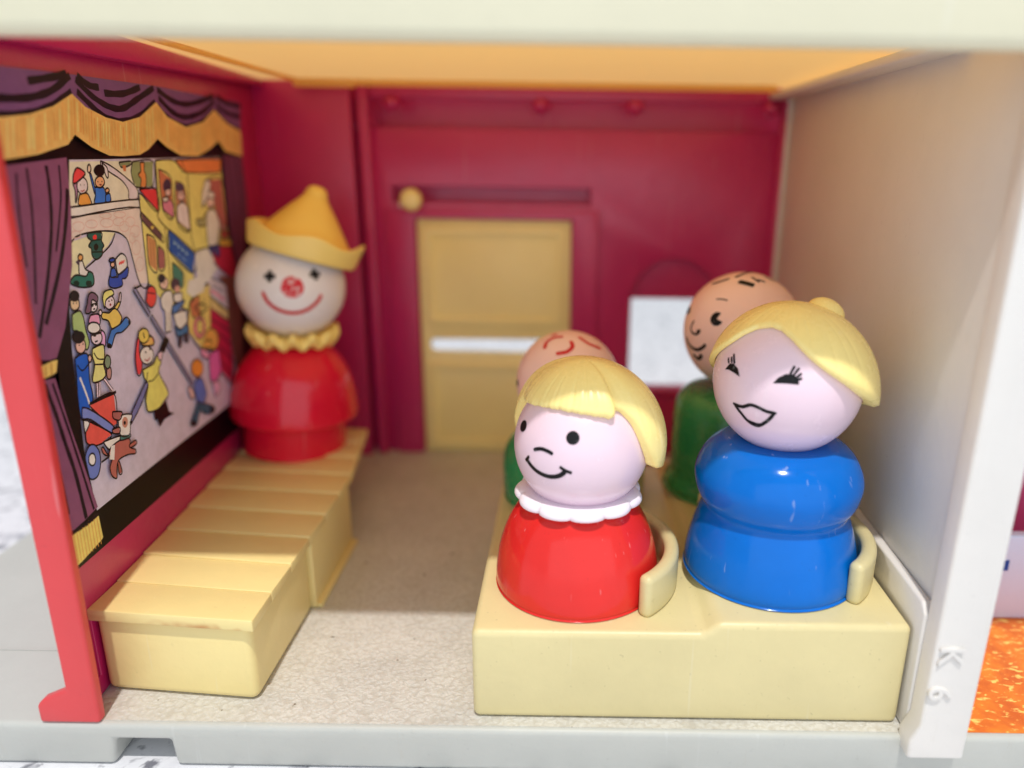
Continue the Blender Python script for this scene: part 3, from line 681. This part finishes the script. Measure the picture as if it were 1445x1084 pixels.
def sticker(name, shapes, ground, parent, place):
    bm = bmesh.new(); cl = bm.loops.layers.float_color.new('print'); step = 0.0016; lay = 0
    def add(poly, rgb):
        nonlocal lay
        lay += 1; c = (*lin(rgb), 1); v2 = [Vector((p, q, 0)) for p, q in poly]; vs = [bm.verts.new(place(p, q, 0.02+lay*step)) for p, q in poly]
        for t in tessellate_polygon([v2]):
            f = bm.faces.new([vs[i] for i in t])
            for lp in f.loops: lp[cl] = c
    def stroke(pts, w, rgb):
        nonlocal lay
        lay += 1; c = (*lin(rgb), 1); pts = catmull(pts, 5) if len(pts) > 2 else pts; prev = None; m = len(pts)
        for i, (p, q) in enumerate(pts):
            a, b = pts[max(0, i-1)], pts[min(m-1, i+1)]; dx, dy = b[0]-a[0], b[1]-a[1]; L = math.hypot(dx, dy) or 1
            hw = w/2*(0.9+0.08*math.sin(i*1.7)); e = [bm.verts.new(place(p+sg*dy/L*hw, q-sg*dx/L*hw, 0.02+lay*step)) for sg in (1, -1)]
            if prev:
                f = bm.faces.new((prev[0], prev[1], e[1], e[0]))
                for lp in f.loops: lp[cl] = c
            prev = e
    add(ground, (8, 8, 15))
    for kind, rgb, xs, k in shapes:
        c = (rgb >> 16, (rgb >> 8) & 255, rgb & 255); pts = [(max(0.4, xs[i]/10), xs[i+1]/10) for i in range(0, len(xs), 2)]
        if kind == 'f':
            add(pts, c)
            if k: stroke(pts+[pts[0]], 0.34, (24, 20, 26))
        else: stroke(pts, k/10, c)
    nrm = Vector(place(0, 0, 1))-Vector(place(0, 0, 0))
    for f in bm.faces:
        f.normal_update()
        if f.normal.dot(nrm) < 0: f.normal_flip()
    bmesh.ops.scale(bm, vec=(S, S, S), verts=bm.verts); me = bpy.data.meshes.new(name); bm.to_mesh(me); bm.free()
    return link(name, me, M['print'], parent)
st = sticker('picture_sticker', MURAL, [(0.3, 25.2), (84, 22.6), (104, 22.2), (104.3, 103.6), (0.3, 103.2)], lw, WP)
tag(st, 'street scene of townspeople framed by purple stage curtains')

# back wall
bw = prism('back_wall', [(-57.5, 0), (-45.8, 0), (-45.8, 74.5), (0.9, 74.5), (0.9, 0), (63, 0), (63, 99.8), (-57.5, 99.8)],
      [[(-52.4, 78.9), (6.2, 78.9), (6.2, 83.6), (-52.4, 83.6)], [(19.0, 23), (19.0, 50)]+[(32.5+13.5*math.cos(R(t)), 50+13.5*math.sin(R(t))) for t in range(170, 9, -10)]+[(46.0, 50), (46, 23)]],
      226, 229, XZ, M['crimson'], toy, 0.35)
prism('wall_backing', [(-92, 0), (-44.2, 0), (-44.2, 73.2), (-0.7, 73.2), (-0.7, 0), (64.5, 0), (64.5, 99.9), (-92, 99.9)], [[(-52.2, 79.1), (6.0, 79.1), (6.0, 83.4), (-52.2, 83.4)], [(19.6, 22.6), (45.4, 22.6), (45.4, 50.8), (19.6, 50.8)]], 229.05, 231, XZ, M['crimson'], bw, 0.2)
box('recess_back', (-62, 236, 98), (64, 237.5, 112), M['crimson'], bw, 0)
box('slot_back', (-54, 233.5, 77), (8, 234.5, 86), M['crimson'], bw, 0)
box('upper_filler', (-92, 229.05, 100), (-57.6, 236.5, 111.8), M['crimson'], bw, 0)
box('window_sill', (18.6, 224.6, 20.6), (46.6, 226.6, 22.8), M['crimson'], bw, 0.4)
prism('door_frame', [(-54.2, 0), (-45.8, 0), (-45.8, 74.5), (0.9, 74.5), (0.9, 0), (8.6, 0), (8.6, 77.2), (-54.2, 77.2)], [], 224.4, 225.98, XZ, M['crimson'], bw, 0.4)
box('corner_panel', (-89.4, 221.4, 0), (-62.0, 226, 111.8), M['crimson'], bw, 0.5)
box('wall_stile', (-60.6, 223.0, 0), (-57.4, 229, 111.8), M['crimson'], bw, 0.6)
box('wall_stile', (60.0, 223.4, 0), (62.6, 229, 111.8), M['crimson'], bw, 0.6)
box('top_rail', (-57.3, 224.0, 107.6), (59.9, 229, 111.7), M['crimson'], bw, 0.7)
for px in (-50.5, -8.6, 18.0, 56.4):
    bm = bmesh.new(); bmesh.ops.create_uvsphere(bm, u_segments=24, v_segments=12, radius=2.7)
    for v in bm.verts: v.co = Vector((px+v.co.x, 224.4+v.co.y*1.4, 106.4+v.co.z*(1.0 if v.co.z < 0 else 0.6)))
    finish(bm, 'peg', M['crimson'], bw, 80)
# door with its letter slot
DP = lambda p, q, a: (p, a, q)
rnd = lambda x0, x1, z0, z1: [((x1 if math.cos(R(t)) > 0 else x0)-(1 if math.cos(R(t)) > 0 else -1)*(z1-z0)/2+(z1-z0)/2*math.cos(R(t)), (z0+z1)/2+(z1-z0)/2*math.sin(R(t))) for t in (90, 60, 30, 0, -30, -60, -90, -120, -150, 180, 150, 120)]
door = prism('door', [(-45.5, 0.1), (0.6, 0.1), (0.6, 74.2), (-45.5, 74.2)], [rnd(-43, -2.4, 33.2, 37.8)], 226.4, 228.8, DP, M['door_yellow'], toy, 0.25)
tag(door, 'yellow door with a letter slot and raised panels')
def frame(x0, x1, z0, z1, w): return [(x0, z0), (x1, z0), (x1, z1), (x0, z1)], [[(x0+w, z0+w), (x1-w, z0+w), (x1-w, z1-w), (x0+w, z1-w)]]
for q in ((-43.6, -1.4, 42.2, 72.0, 2.2), (-43.6, -1.4, 2.2, 30.0, 2.0)):
    a, b = frame(*q); prism('door_panel', a, b, 225.4, 226.38, DP, M['door_yellow'], door, 0.25)
kn = lathe('door_knob', [(0, 0), (1.2, 0), (1.5, 0.6), (1.5, 1.4), (2.6, 2.2), (3.2, 3.6), (3.0, 5.0), (2.0, 6.0), (0, 6.3)], M['door_yellow'], door, 32)
kn.location = Vector((-46.2, 226.5, 79.9))*S; kn.rotation_euler = (R(90), 0, 0)

ball('pin', 0.9, (-49.6, 225.2, 78.2), M['collar_white'], door, 1, 16)
# right wall
def rx(x, y): return x+0.02*(y-103)
RS = lambda v: Vector((rx(v.x, v.y), v.y, v.z))
rw = box('right_wall', (59.8, 104.2, 0), (64.6, 231, 111.9), M['wall_cream'], toy, 0.4, 2, RS)
tag(rw, 'cream plastic dividing wall')
prism('skirting', [(103.9, 0.1), (103.9, 22.6), (105.4, 24.3), (222, 24.3), (222, 0.1)], [], 57.9, 59.75, lambda p, q, a: (rx(a, p), p, q), M['wall_cream'], rw, 0.4)
col = prism('front_column', [(58.3, 4.5), (57.0, 1.6), (57.0, -2.0), (66.3, -2.0), (67.4, 111.8), (59.3, 111.8)], [], 99.8, 104.1, XZ, M['wall_cream'], rw, 0.6, 4)
box('corner_strip', (61.0, 222.4, 0), (62.3, 225.6, 109), M['wall_cream'], rw, 0.5, 3)
box('wall_ledge', (55.6, 122, 108.6), (61.6, 224, 110.4), M['wall_cream'], rw, 0.5, 3)
def glyph(ch, c, size, name):
    cu = bpy.data.curves.new('mould_mark', 'FONT'); cu.body = ch; cu.size = size; cu.extrude = 0.28; cu.bevel_depth = 0.12; cu.align_x = 'CENTER'; cu.align_y = 'CENTER'
    t = bpy.data.objects.new('mould_mark', cu); scene.collection.objects.link(t); dg = bpy.context.evaluated_depsgraph_get(); me = bpy.data.meshes.new_from_object(t.evaluated_get(dg))
    bpy.data.objects.remove(t)
    mx = Matrix.Translation(Vector(c)) @ Matrix.Rotation(R(90), 4, 'X') @ Matrix.Rotation(R(-90), 4, 'Z'); me.transform(mx); me.transform(Matrix.Scale(S, 4))
    me.materials.clear(); return link(name, me, M['wall_cream'], col)
glyph('K', (60.7, 99.7, 18.3), 5.2, 'embossed_letter'); glyph('6', (60.1, 99.7, 11.2), 5.2, 'embossed_numeral')

# roof and ceiling
rf = prism('roof', [(96.2, 106.2), (97.2, 105.2), (99.2, 105.2), (100.2, 106.2), (100.2, 127), (96.2, 127)], [], -88, 130, lambda p, q, a: (a, p, q), M['roof_yellow'], toy, 0.5)
tag(rf, 'pale yellow roof edge with a rounded lip')
box('ceiling_panel', (-91.5, 100.3, 112.0), (129, 240, 112.9), M['ceiling_yellow'], rf, 0.2)
box('ceiling_rib', (-76, 217, 109.9), (-59.5, 221, 111.95), M['ceiling_yellow'], rf, 0.4)
box('ceiling_rib', (-59.3, 217.5, 110.4), (56, 221.5, 111.95), M['ceiling_yellow'], rf, 0.4)
box('ceiling_rib', (-76, 104, 111.0), (-74.5, 216.8, 111.95), M['ceiling_yellow'], rf, 0.3)

# the next room, right of the dividing wall
prism('printed_floor', [(65.4, 103.8), (129, 103.8), (129, 150), (66.5, 150)], [], 0.0, 0.1, lambda p, q, a: (p, q, a), M['carpet'], toy, 0)
pw = box('far_partition', (67.5, 137, 0.12), (129, 139.5, 19.5), M['lilac'], toy, 0.4)
tag(pw, 'low lilac-white printed panel in the next room')
prism('partition_mark', [(81, 9.5), (83, 11.8), (86, 13.4), (92, 14), (92, 11.6), (87, 11.4), (84, 10)], [], 136.85, 136.97, XZ, M['ink_blue'], pw, 0)
prism('partition_mark', [(80.5, 4.2), (84, 4.4), (90, 4.1), (90, 5.4), (84, 5.7)], [], 136.85, 136.97, XZ, M['ink_blue'], pw, 0)
box('red_panel', (67.6, 163, 0), (129, 166, 60), M['crimson'], toy, 0.3)

# ------------------------------------------------------------------ the stage
GL = [(109.9, 107.4), (119.4, 116.4), (129.4, 126.2), (139.7, 136.8), (150.2, 147.2), (160.6, 157.9), (171.1, 168.6), (181.8, 179.4), (192.5, 190.2), (203.2, 201.0)]
stage = empty('stage_platform', (-66, 150, 0), 'low yellow stage of moulded planks along the picture wall', 'stage')
def sp(x, y, z): return (x+66, y-150, z)
def sx_l(y): return -80.75-0.068*(y-104)-0.02
def sx_r(y): return -52.3 if y < 166 else -52.3-(y-166)*0.14
for k, ((l0, r0), (l1, r1)) in enumerate(zip(GL, GL[1:])):
    g = 0.02; lift = 0.0 if k else 0.15
    pts = [(sx_l(l0+g), l0+g), (sx_r(r0+g), r0+g), (sx_r(r1-g), r1-g), (sx_l(l1-g), l1-g)]
    if k == 0: pts[0] = (-81.4, l0); pts[1] = (-52.1, r0)
    bm = bmesh.new(); z0, z1 = 15.0, 17.0+lift
    lo = [bm.verts.new(sp(x, y, z0)) for x, y in pts]; hi = [bm.verts.new(sp(x, y, z1-(0.0 if i < 2 else 0.32))) for i, (x, y) in enumerate(pts)]
    bm.faces.new(lo[::-1]); bm.faces.new(hi)
    for i in range(4): j = (i+1) % 4; bm.faces.new((lo[i], lo[j], hi[j], hi[i]))
    finish(bm, 'plank', M['stage_yellow' if k else 'plank_stained'], stage, 40, 0.2, 3)
prism('front_block', [(-81.1, 110.9), (-53.2, 108.5), (-53.0, 136.6), (-82.6, 139)], [], 0.02, 15.6, lambda p, q, a: sp(p, q, a), M['stage_yellow'], stage, 1.6, 5)
prism('side_block', [(-80.6, 139.4), (-52.2, 136.8), (-52.4, 165.0), (-82, 167)], [], 0.02, 15.2, lambda p, q, a: sp(p, q, a), M['stage_yellow'], stage, 0.5, 3)
prism('foot_flange', [(-53.0, 137.2), (-51.0, 137.0), (-51.2, 165.3), (-53.2, 165.4)], [], 0.02, 1.1, lambda p, q, a: sp(p, q, a), M['stage_yellow'], stage, 0.3, 2)
prism('top_slab', [(-80.9, 112), (-54.2, 109.8), (-54.2, 166), (-59, 200.6), (-86.8, 202.6)], [], 14.0, 16.2, lambda p, q, a: sp(p, q, a), M['stage_yellow'], stage, 0.2, 2)

# ------------------------------------------------------------------ the seats
seats = empty('seat_block', (21, 139, 0), 'cream yellow two-by-two block of theatre seats with curved backs', 'seat block')
sb = lambda p, q, a: (p-21, a-139, q)
prism('seat_base', [(-15.2, 0.02), (57.5, 0.02), (57.5, 19.3), (25.6, 19.3), (23.2, 17.2), (-15.2, 17.2)], [], 105.5, 176, sb, M['cream_yellow'], seats, 1.2, 5)
SEATS = [(2.4, 123.0, 17.2), (38.4, 124.6, 19.3), (-0.4, 159.6, 17.2), (38.5, 161.0, 19.3)]
for cx, cyy, cz in SEATS:
    cyy += 0.9
    n = 44; a0, a1 = -51, 128; ro, ri = 18.7, 16.0; outl = []
    for i in range(n+1): t = R(a0+(a1-a0)*i/n); outl.append((cx+ro*math.cos(t), cyy+ro*math.sin(t)))
    for i in range(n, -1, -1): t = R(a0+(a1-a0)*i/n); outl.append((cx+ri*math.cos(t), cyy+ri*math.sin(t)))
    bm = bmesh.new(); z0, z1 = cz-0.3, cz+7.6; m = n+1
    rows = []
    for i in range(m):
        o_, i_ = outl[i], outl[2*m-1-i]; rows.append([bm.verts.new((p[0]-21, p[1]-139, z)) for p, z in ((o_, z0), (o_, z1), (i_, z1), (i_, z0))])
    for a, b in zip(rows, rows[1:]):
        for k in range(4): bm.faces.new((a[k], a[(k+1) % 4], b[(k+1) % 4], b[k]))
    bm.faces.new(rows[0]); bm.faces.new(rows[-1][::-1])
    finish(bm, 'seat_back', M['cream_yellow'], seats, 50, 1.15, 5)

# ------------------------------------------------------------------ the figures
# girl
g = empty('girl_figure', (2.4, 123.0, 17.25), 'smiling girl peg doll in red dress with white scalloped collar and blond fringe', 'toy figure', 'peg dolls')
lathe('dress', [(0, 0), (13.6, 0), (14.8, 0.5), (15.0, 1.6), (14.8, 4), (14.2, 7.4), (13.0, 11), (11.4, 14), (9.6, 16.2), (7.6, 17.2), (0, 17.2)], M['dress_red'], g)
def scallop(q, a): w = abs(math.sin(a*5.5)); rr = math.hypot(q.x, q.y); k = 1+0.10*(w**0.6)*max(0, (rr-7)/4); return Vector((q.x*k, q.y*k, q.z-0.12*max(0, rr-7)))
lathe('collar', [(6.0, 16.9), (8.8, 17.0), (10.2, 17.0), (10.6, 17.6), (10.4, 18.4), (9.6, 18.8), (8, 18.7), (5.5, 18.7)], M['collar_white'], g, 132, scallop, 3)
GH, GR = (0.4, 0, 26.85), 11.95
gh = ball('head', GR, GH, M['skin_pale'], g)
on_head('eye', gh, GH, GR, M['ink'], (), [disc(-65.3, 22.2, 6.0, 4.8)]); on_head('eye', gh, GH, GR, M['ink'], (), [disc(-9.0, 24.0, 5.8, 5.4)])
on_head('nose', gh, GH, GR, M['ink'], [(0.62, [(-43.4, 8.8), (-36.2, 11.4), (-29.9, 11.1), (-24.4, 9.5)])])
on_head('mouth', gh, GH, GR, M['ink'], [(0.8, [(-51.0, -1.5), (-46.4, -5.1), (-40.0, -8.4), (-32.9, -10.1), (-26.3, -10.1), (-20.0, -8.3), (-16.0, -5.6), (-13.2, -2.1)]), (0.55, [(-18.4, 0.2), (-13.2, -2.6), (-8.5, -4.0)]), (0.55, [(-52.8, -3.6), (-47.9, 2.1)])])
hair_shell('hair', gh, GH, GR, [(-180, -16, 2.2), (-135, -14, 2.6), (-121, 0, 2.6), (-114, 26, 1.8), (-110, 37, 1.4), (-80, 41, 1.2), (-49, 45.2, 1.2), (-27.3, 46.4, 1.25), (-6.4, 45.0, 1.3), (10.7, 42.8, 1.4), (27, 39.2, 1.9), (29, 39.6, 1.9), (32, 45.0, 1.3), (38, 45.5, 1.2), (43, 41.5, 1.4), (49, 30, 1.6), (53, 14.8, 1.7), (60, 1, 2.0), (66, -8, 2.5), (78, -12, 2.9), (105, -15, 2.7), (180, -16, 2.2)], M['hair_yellow'], 3.4, 0.16, 22, 0.6)
# woman
w = empty('woman_figure', (38.4, 124.6, 19.35), 'laughing woman peg doll in bulging blue dress with swept blond hair', 'toy figure', 'peg dolls')
lathe('dress', [(0, 0), (14.4, 0), (15.5, 0.5), (15.7, 1.8), (15.4, 4.2), (14.7, 7.4), (13.8, 10.4), (13.1, 12.1), (12.95, 12.8), (13.2, 13.5), (14.1, 15.0), (14.65, 17.0), (14.8, 18.8), (14.3, 20.8), (13.0, 23.2), (11, 24.9), (8.5, 25.6), (0, 25.7)], M['blue'], w)
WH, WR = (0, 0, 36.3), 12.75
wh = ball('head', WR, WH, M['skin_pale'], w)
on_head('eye', wh, WH, WR, M['ink'], [(0.4, [(-69.0, 18.0), (-72.8, 21.8)]), (0.4, [(-65.7, 19.2), (-69.3, 23.5)]), (0.4, [(-62.4, 19.4), (-68.1, 26.2)])], [[(-71.6, 12.7), (-67.8, 18.3), (-63.2, 19.2), (-57.6, 17.0), (-53.6, 11.5), (-59.2, 12.8), (-66.6, 13.7)]])
on_head('eye', wh, WH, WR, M['ink'], [(0.4, [(-15.5, 19.4), (-12.4, 25.9)]), (0.4, [(-12.6, 19.6), (-8.9, 24.6)]), (0.4, [(-10.4, 17.9), (-7.0, 20.9)]), (0.4, [(-9.3, 16.3), (-6.5, 17.4)])], [[(-26.8, 12.0), (-23.6, 16.4), (-18.3, 19.6), (-12.6, 19.8), (-8.9, 16.6), (-8.6, 12.7), (-17.5, 12.9)]])
on_head('mouth', wh, WH, WR, M['ink'], [(0.6, [(-58, -10.2), (-49.3, -10.6), (-41.7, -7.2), (-35.4, -7.9), (-29.4, -9.7), (-22.0, -10.2)]), (0.6, [(-56.5, -10.6), (-50.7, -16.1), (-44.2, -22.2), (-36.6, -24.2), (-29.2, -18.4), (-23.5, -10.4)])], [[(-47.4, -19.3), (-42.5, -22.6), (-36.6, -24.2), (-31.5, -20.2), (-36.4, -21.6), (-42.2, -20.8)]])
wr = hair_shell('hair', wh, WH, WR, [(-180, -22, 1.6), (-140, -8, 1.5), (-112, 8, 1.3), (-97.5, 18.5, 1.1), (-88, 26, 1.0), (-78.0, 34.1, 1.0), (-68.7, 44.2, 1.0), (-57.9, 52.0, 1.0), (-42.4, 55.8, 1.1), (-29.0, 54.0, 1.2), (-16.9, 47.1, 1.3), (-7.8, 39.1, 1.4), (1.3, 30.9, 1.5), (11.3, 23.4, 1.6), (23.6, 15.3, 1.8), (39.7, 4.6, 2.2), (65.3, -8.8, 2.7), (100, -18, 2.4), (180, -22, 1.6)], M['hair_yellow'], 1.0, 0.10, 26, 0.0)
bn = ball('hair_bun', 3.4, (0, 0, 0), M['hair_yellow'], wr, 0.75, 32); bn.location = (Vector(WH)+direction(112, 60)*13.2)*S; bn.rotation_euler = (R(-8), R(28), 0)
# man
m_ = empty('man_figure', (38.5, 161.0, 19.35), 'bald man peg doll in dark green with black drawn hair, behind the woman', 'toy figure', 'peg dolls')
lathe('body', [(0, 0), (14.4, 0), (15.1, 0.6), (15.2, 1.8), (14.6, 2.9), (14.2, 3.6), (14.0, 5), (14.0, 10), (13.9, 17), (13.5, 20), (12.2, 22.4), (9.5, 23.6), (0, 24)], M['green'], m_)
MH, MR = (0, 0, 36.9), 12.8
mh = ball('head', MR, MH, M['skin_tan'], m_)
on_head('eye', mh, MH, MR, M['ink'], (), [disc(-90, 19.5, 7, 4)]); on_head('eye', mh, MH, MR, M['ink'], (), [[(-39.5, 20.1)]+[(-39.5+7*math.cos(R(t)), 20.1+6.6*math.sin(R(t))) for t in range(62, 361, 20)]])
on_head('nose', mh, MH, MR, M['ink'], [(0.5, [(-67.2, 13.9), (-70.5, 6.3), (-66.8, 2.1), (-59.3, 2.2), (-55.4, 6.9)]), (0.6, [(-60.5, 4.6), (-55.4, 6.4)])])
on_head('mouth', mh, MH, MR, M['ink'], [(0.75, [(-79.7, -4.9), (-73.2, -11.5), (-60.6, -13.6), (-51.6, -9.5), (-47.8, -5.3)]), (0.9, [(-68.5, -20.4), (-60.5, -23.5), (-53.4, -17.3)])])
on_head('eyebrow', mh, MH, MR, M['ink'], [(0.3, [(-48.8, 38.9), (-41.5, 39.8), (-33.2, 39.2)])])
for wd, q in ((0.75, [(-81.9, 53.6), (-68.9, 59.9), (-57.8, 67.1)]), (0.6, [(-116.5, 60.9), (-108.8, 69)]), (0.75, [(-45.6, 70.6), (-38.8, 80), (122.2, 82)]), (1.4, [(-29.7, 64.3), (-10.6, 62.1), (1.9, 59.4)]), (0.6, [(3.2, 74.3), (15.0, 63.8)]), (0.6, [(15.8, 68.9), (30.4, 63.9)]), (0.6, [(60.2, 71.7), (67.1, 61.7)]), (0.6, [(90.8, 62.5), (85.5, 53.3)])):
    on_head('hair_stroke', mh, MH, MR, M['ink'], [(wd, q)])
# boy
b_ = empty('boy_figure', (-0.4, 159.6, 17.25), 'bald child peg doll in bright green with red drawn curls, half hidden behind the girl', 'toy figure', 'peg dolls')
lathe('body', [(0, 0), (12.6, 0), (13.5, 0.6), (13.9, 2), (14.0, 5), (14.0, 8), (13.6, 11), (12.2, 13.4), (9.5, 14.6), (0, 15)], M['green_bright'], b_)
BH, BR = (0.6, 0, 26.95), 11.5
bh = ball('head', BR, BH, M['skin_tan'], b_)
for q in ([(-43.3, 50.0), (-52.1, 59.0), (-47.0, 68.5), (-19.8, 73.0)], [(6.0, 66.0), (7.5, 56.6), (-3.3, 49.6), (-19.5, 46.4)], [(37.2, 72.3), (46.5, 58.4), (64.9, 47.6)], [(-74.0, 70.0), (-61.6, 75.9)]):
    on_head('hair_curl', bh, BH, BR, M['ink_red'], [(0.9, q)])
on_head('eye', bh, BH, BR, M['ink'], (), [disc(-74, 2.3, 4, 4)])
# clown
ANG = R(3.5); TURN = Matrix.Rotation(-ANG, 3, 'Y')
c_ = empty('clown_figure', (-73.0, 188.0, 16.95), 'white-faced clown peg doll in red with yellow pointed hat, standing on the stage', 'toy figure', 'peg dolls'); c_.rotation_euler = (0, ANG, 0)
lathe('body', [(0, 0), (12.2, 0), (12.9, 0.6), (13.0, 2), (13.0, 6), (13.0, 9), (13.2, 9.3), (15.6, 9.2), (16.2, 9.6), (16.3, 10.6), (16.0, 13), (15.2, 17), (13.7, 21.4), (11.4, 25), (9.0, 27.4), (7, 28.2), (0, 28.3)], M['clown_red'], c_)
def wavy(q, a): rr = math.hypot(q.x, q.y); k = max(0, (rr-7.5)/4); return Vector((q.x*(1+0.05*math.sin(a*14)*k), q.y*(1+0.05*math.sin(a*14)*k), q.z+1.25*math.sin(a*14)*k))
lathe('ruff', [(6.5, 28.6), (8.5, 28.7), (10.4, 29.2), (11.2, 30.2), (11.0, 31.8), (9.9, 32.1), (8.4, 31.5), (6, 31.3)], M['ruff_yellow'], c_, 170, wavy, 3)
CH, CR_ = (0.0, 0, 43.2), 13.2
ch = ball('head', CR_, CH, M['white_head'], c_)
for az in (-1.6, 46.6):
    on_head('eye', ch, CH, CR_, M['ink'], [(1.1, [(az-6.4, 18.6), (az, 18.9), (az+6.4, 18.6)]), (1.1, [(az, 25), (az, 18.9), (az, 12.8)])], (), TURN)
on_head('nose', ch, CH, CR_, M['ink_red_worn'], (), [disc(21.0, 7.4, 11.5, 11.2, 28)], TURN, 0.12)
on_head('mouth', ch, CH, CR_, M['ink_red'], [(1.0, [(-9.6, 3.2), (-4.9, -8.0), (5.1, -16.6), (19.1, -20.6), (34.1, -18.1), (46.0, -9.5), (50.6, -2.7)])], (), TURN)
hat = lathe('hat', [(12.4, -1.4), (12.8, -0.6), (12.2, 0.6), (9.6, 4.3), (6.6, 8.4), (4.2, 11.4), (3.1, 13.0), (2.8, 14.0), (2.3, 15.1), (1.2, 15.8), (0, 15.9)], M['hat_yellow'], c_, 96, None, 4)
hat.location = Vector((3.2, 0.8, 53.6))*S; hat.rotation_euler = (R(-9), R(12), 0); hat.scale = (0.95, 0.95, 0.94)
def brimw(q, a):
    k = max(0, (q.z+1.5)/4.0); return Vector((q.x*(1+0.05*abs(math.cos(a))**6*k), q.y, q.z+0.9*math.sin(5*a+0.9)*k+1.1*k*abs(math.cos(a))**8))
lathe('hat_brim', [(12.6, -3.0), (13.2, -3.2), (13.9, -2.4), (14.3, 0.2), (14.5, 1.9), (14.2, 2.4), (13.7, 2.1), (13.3, 0.2), (12.8, -0.6)], M['ruff_yellow'], hat, 120, brimw, 4)
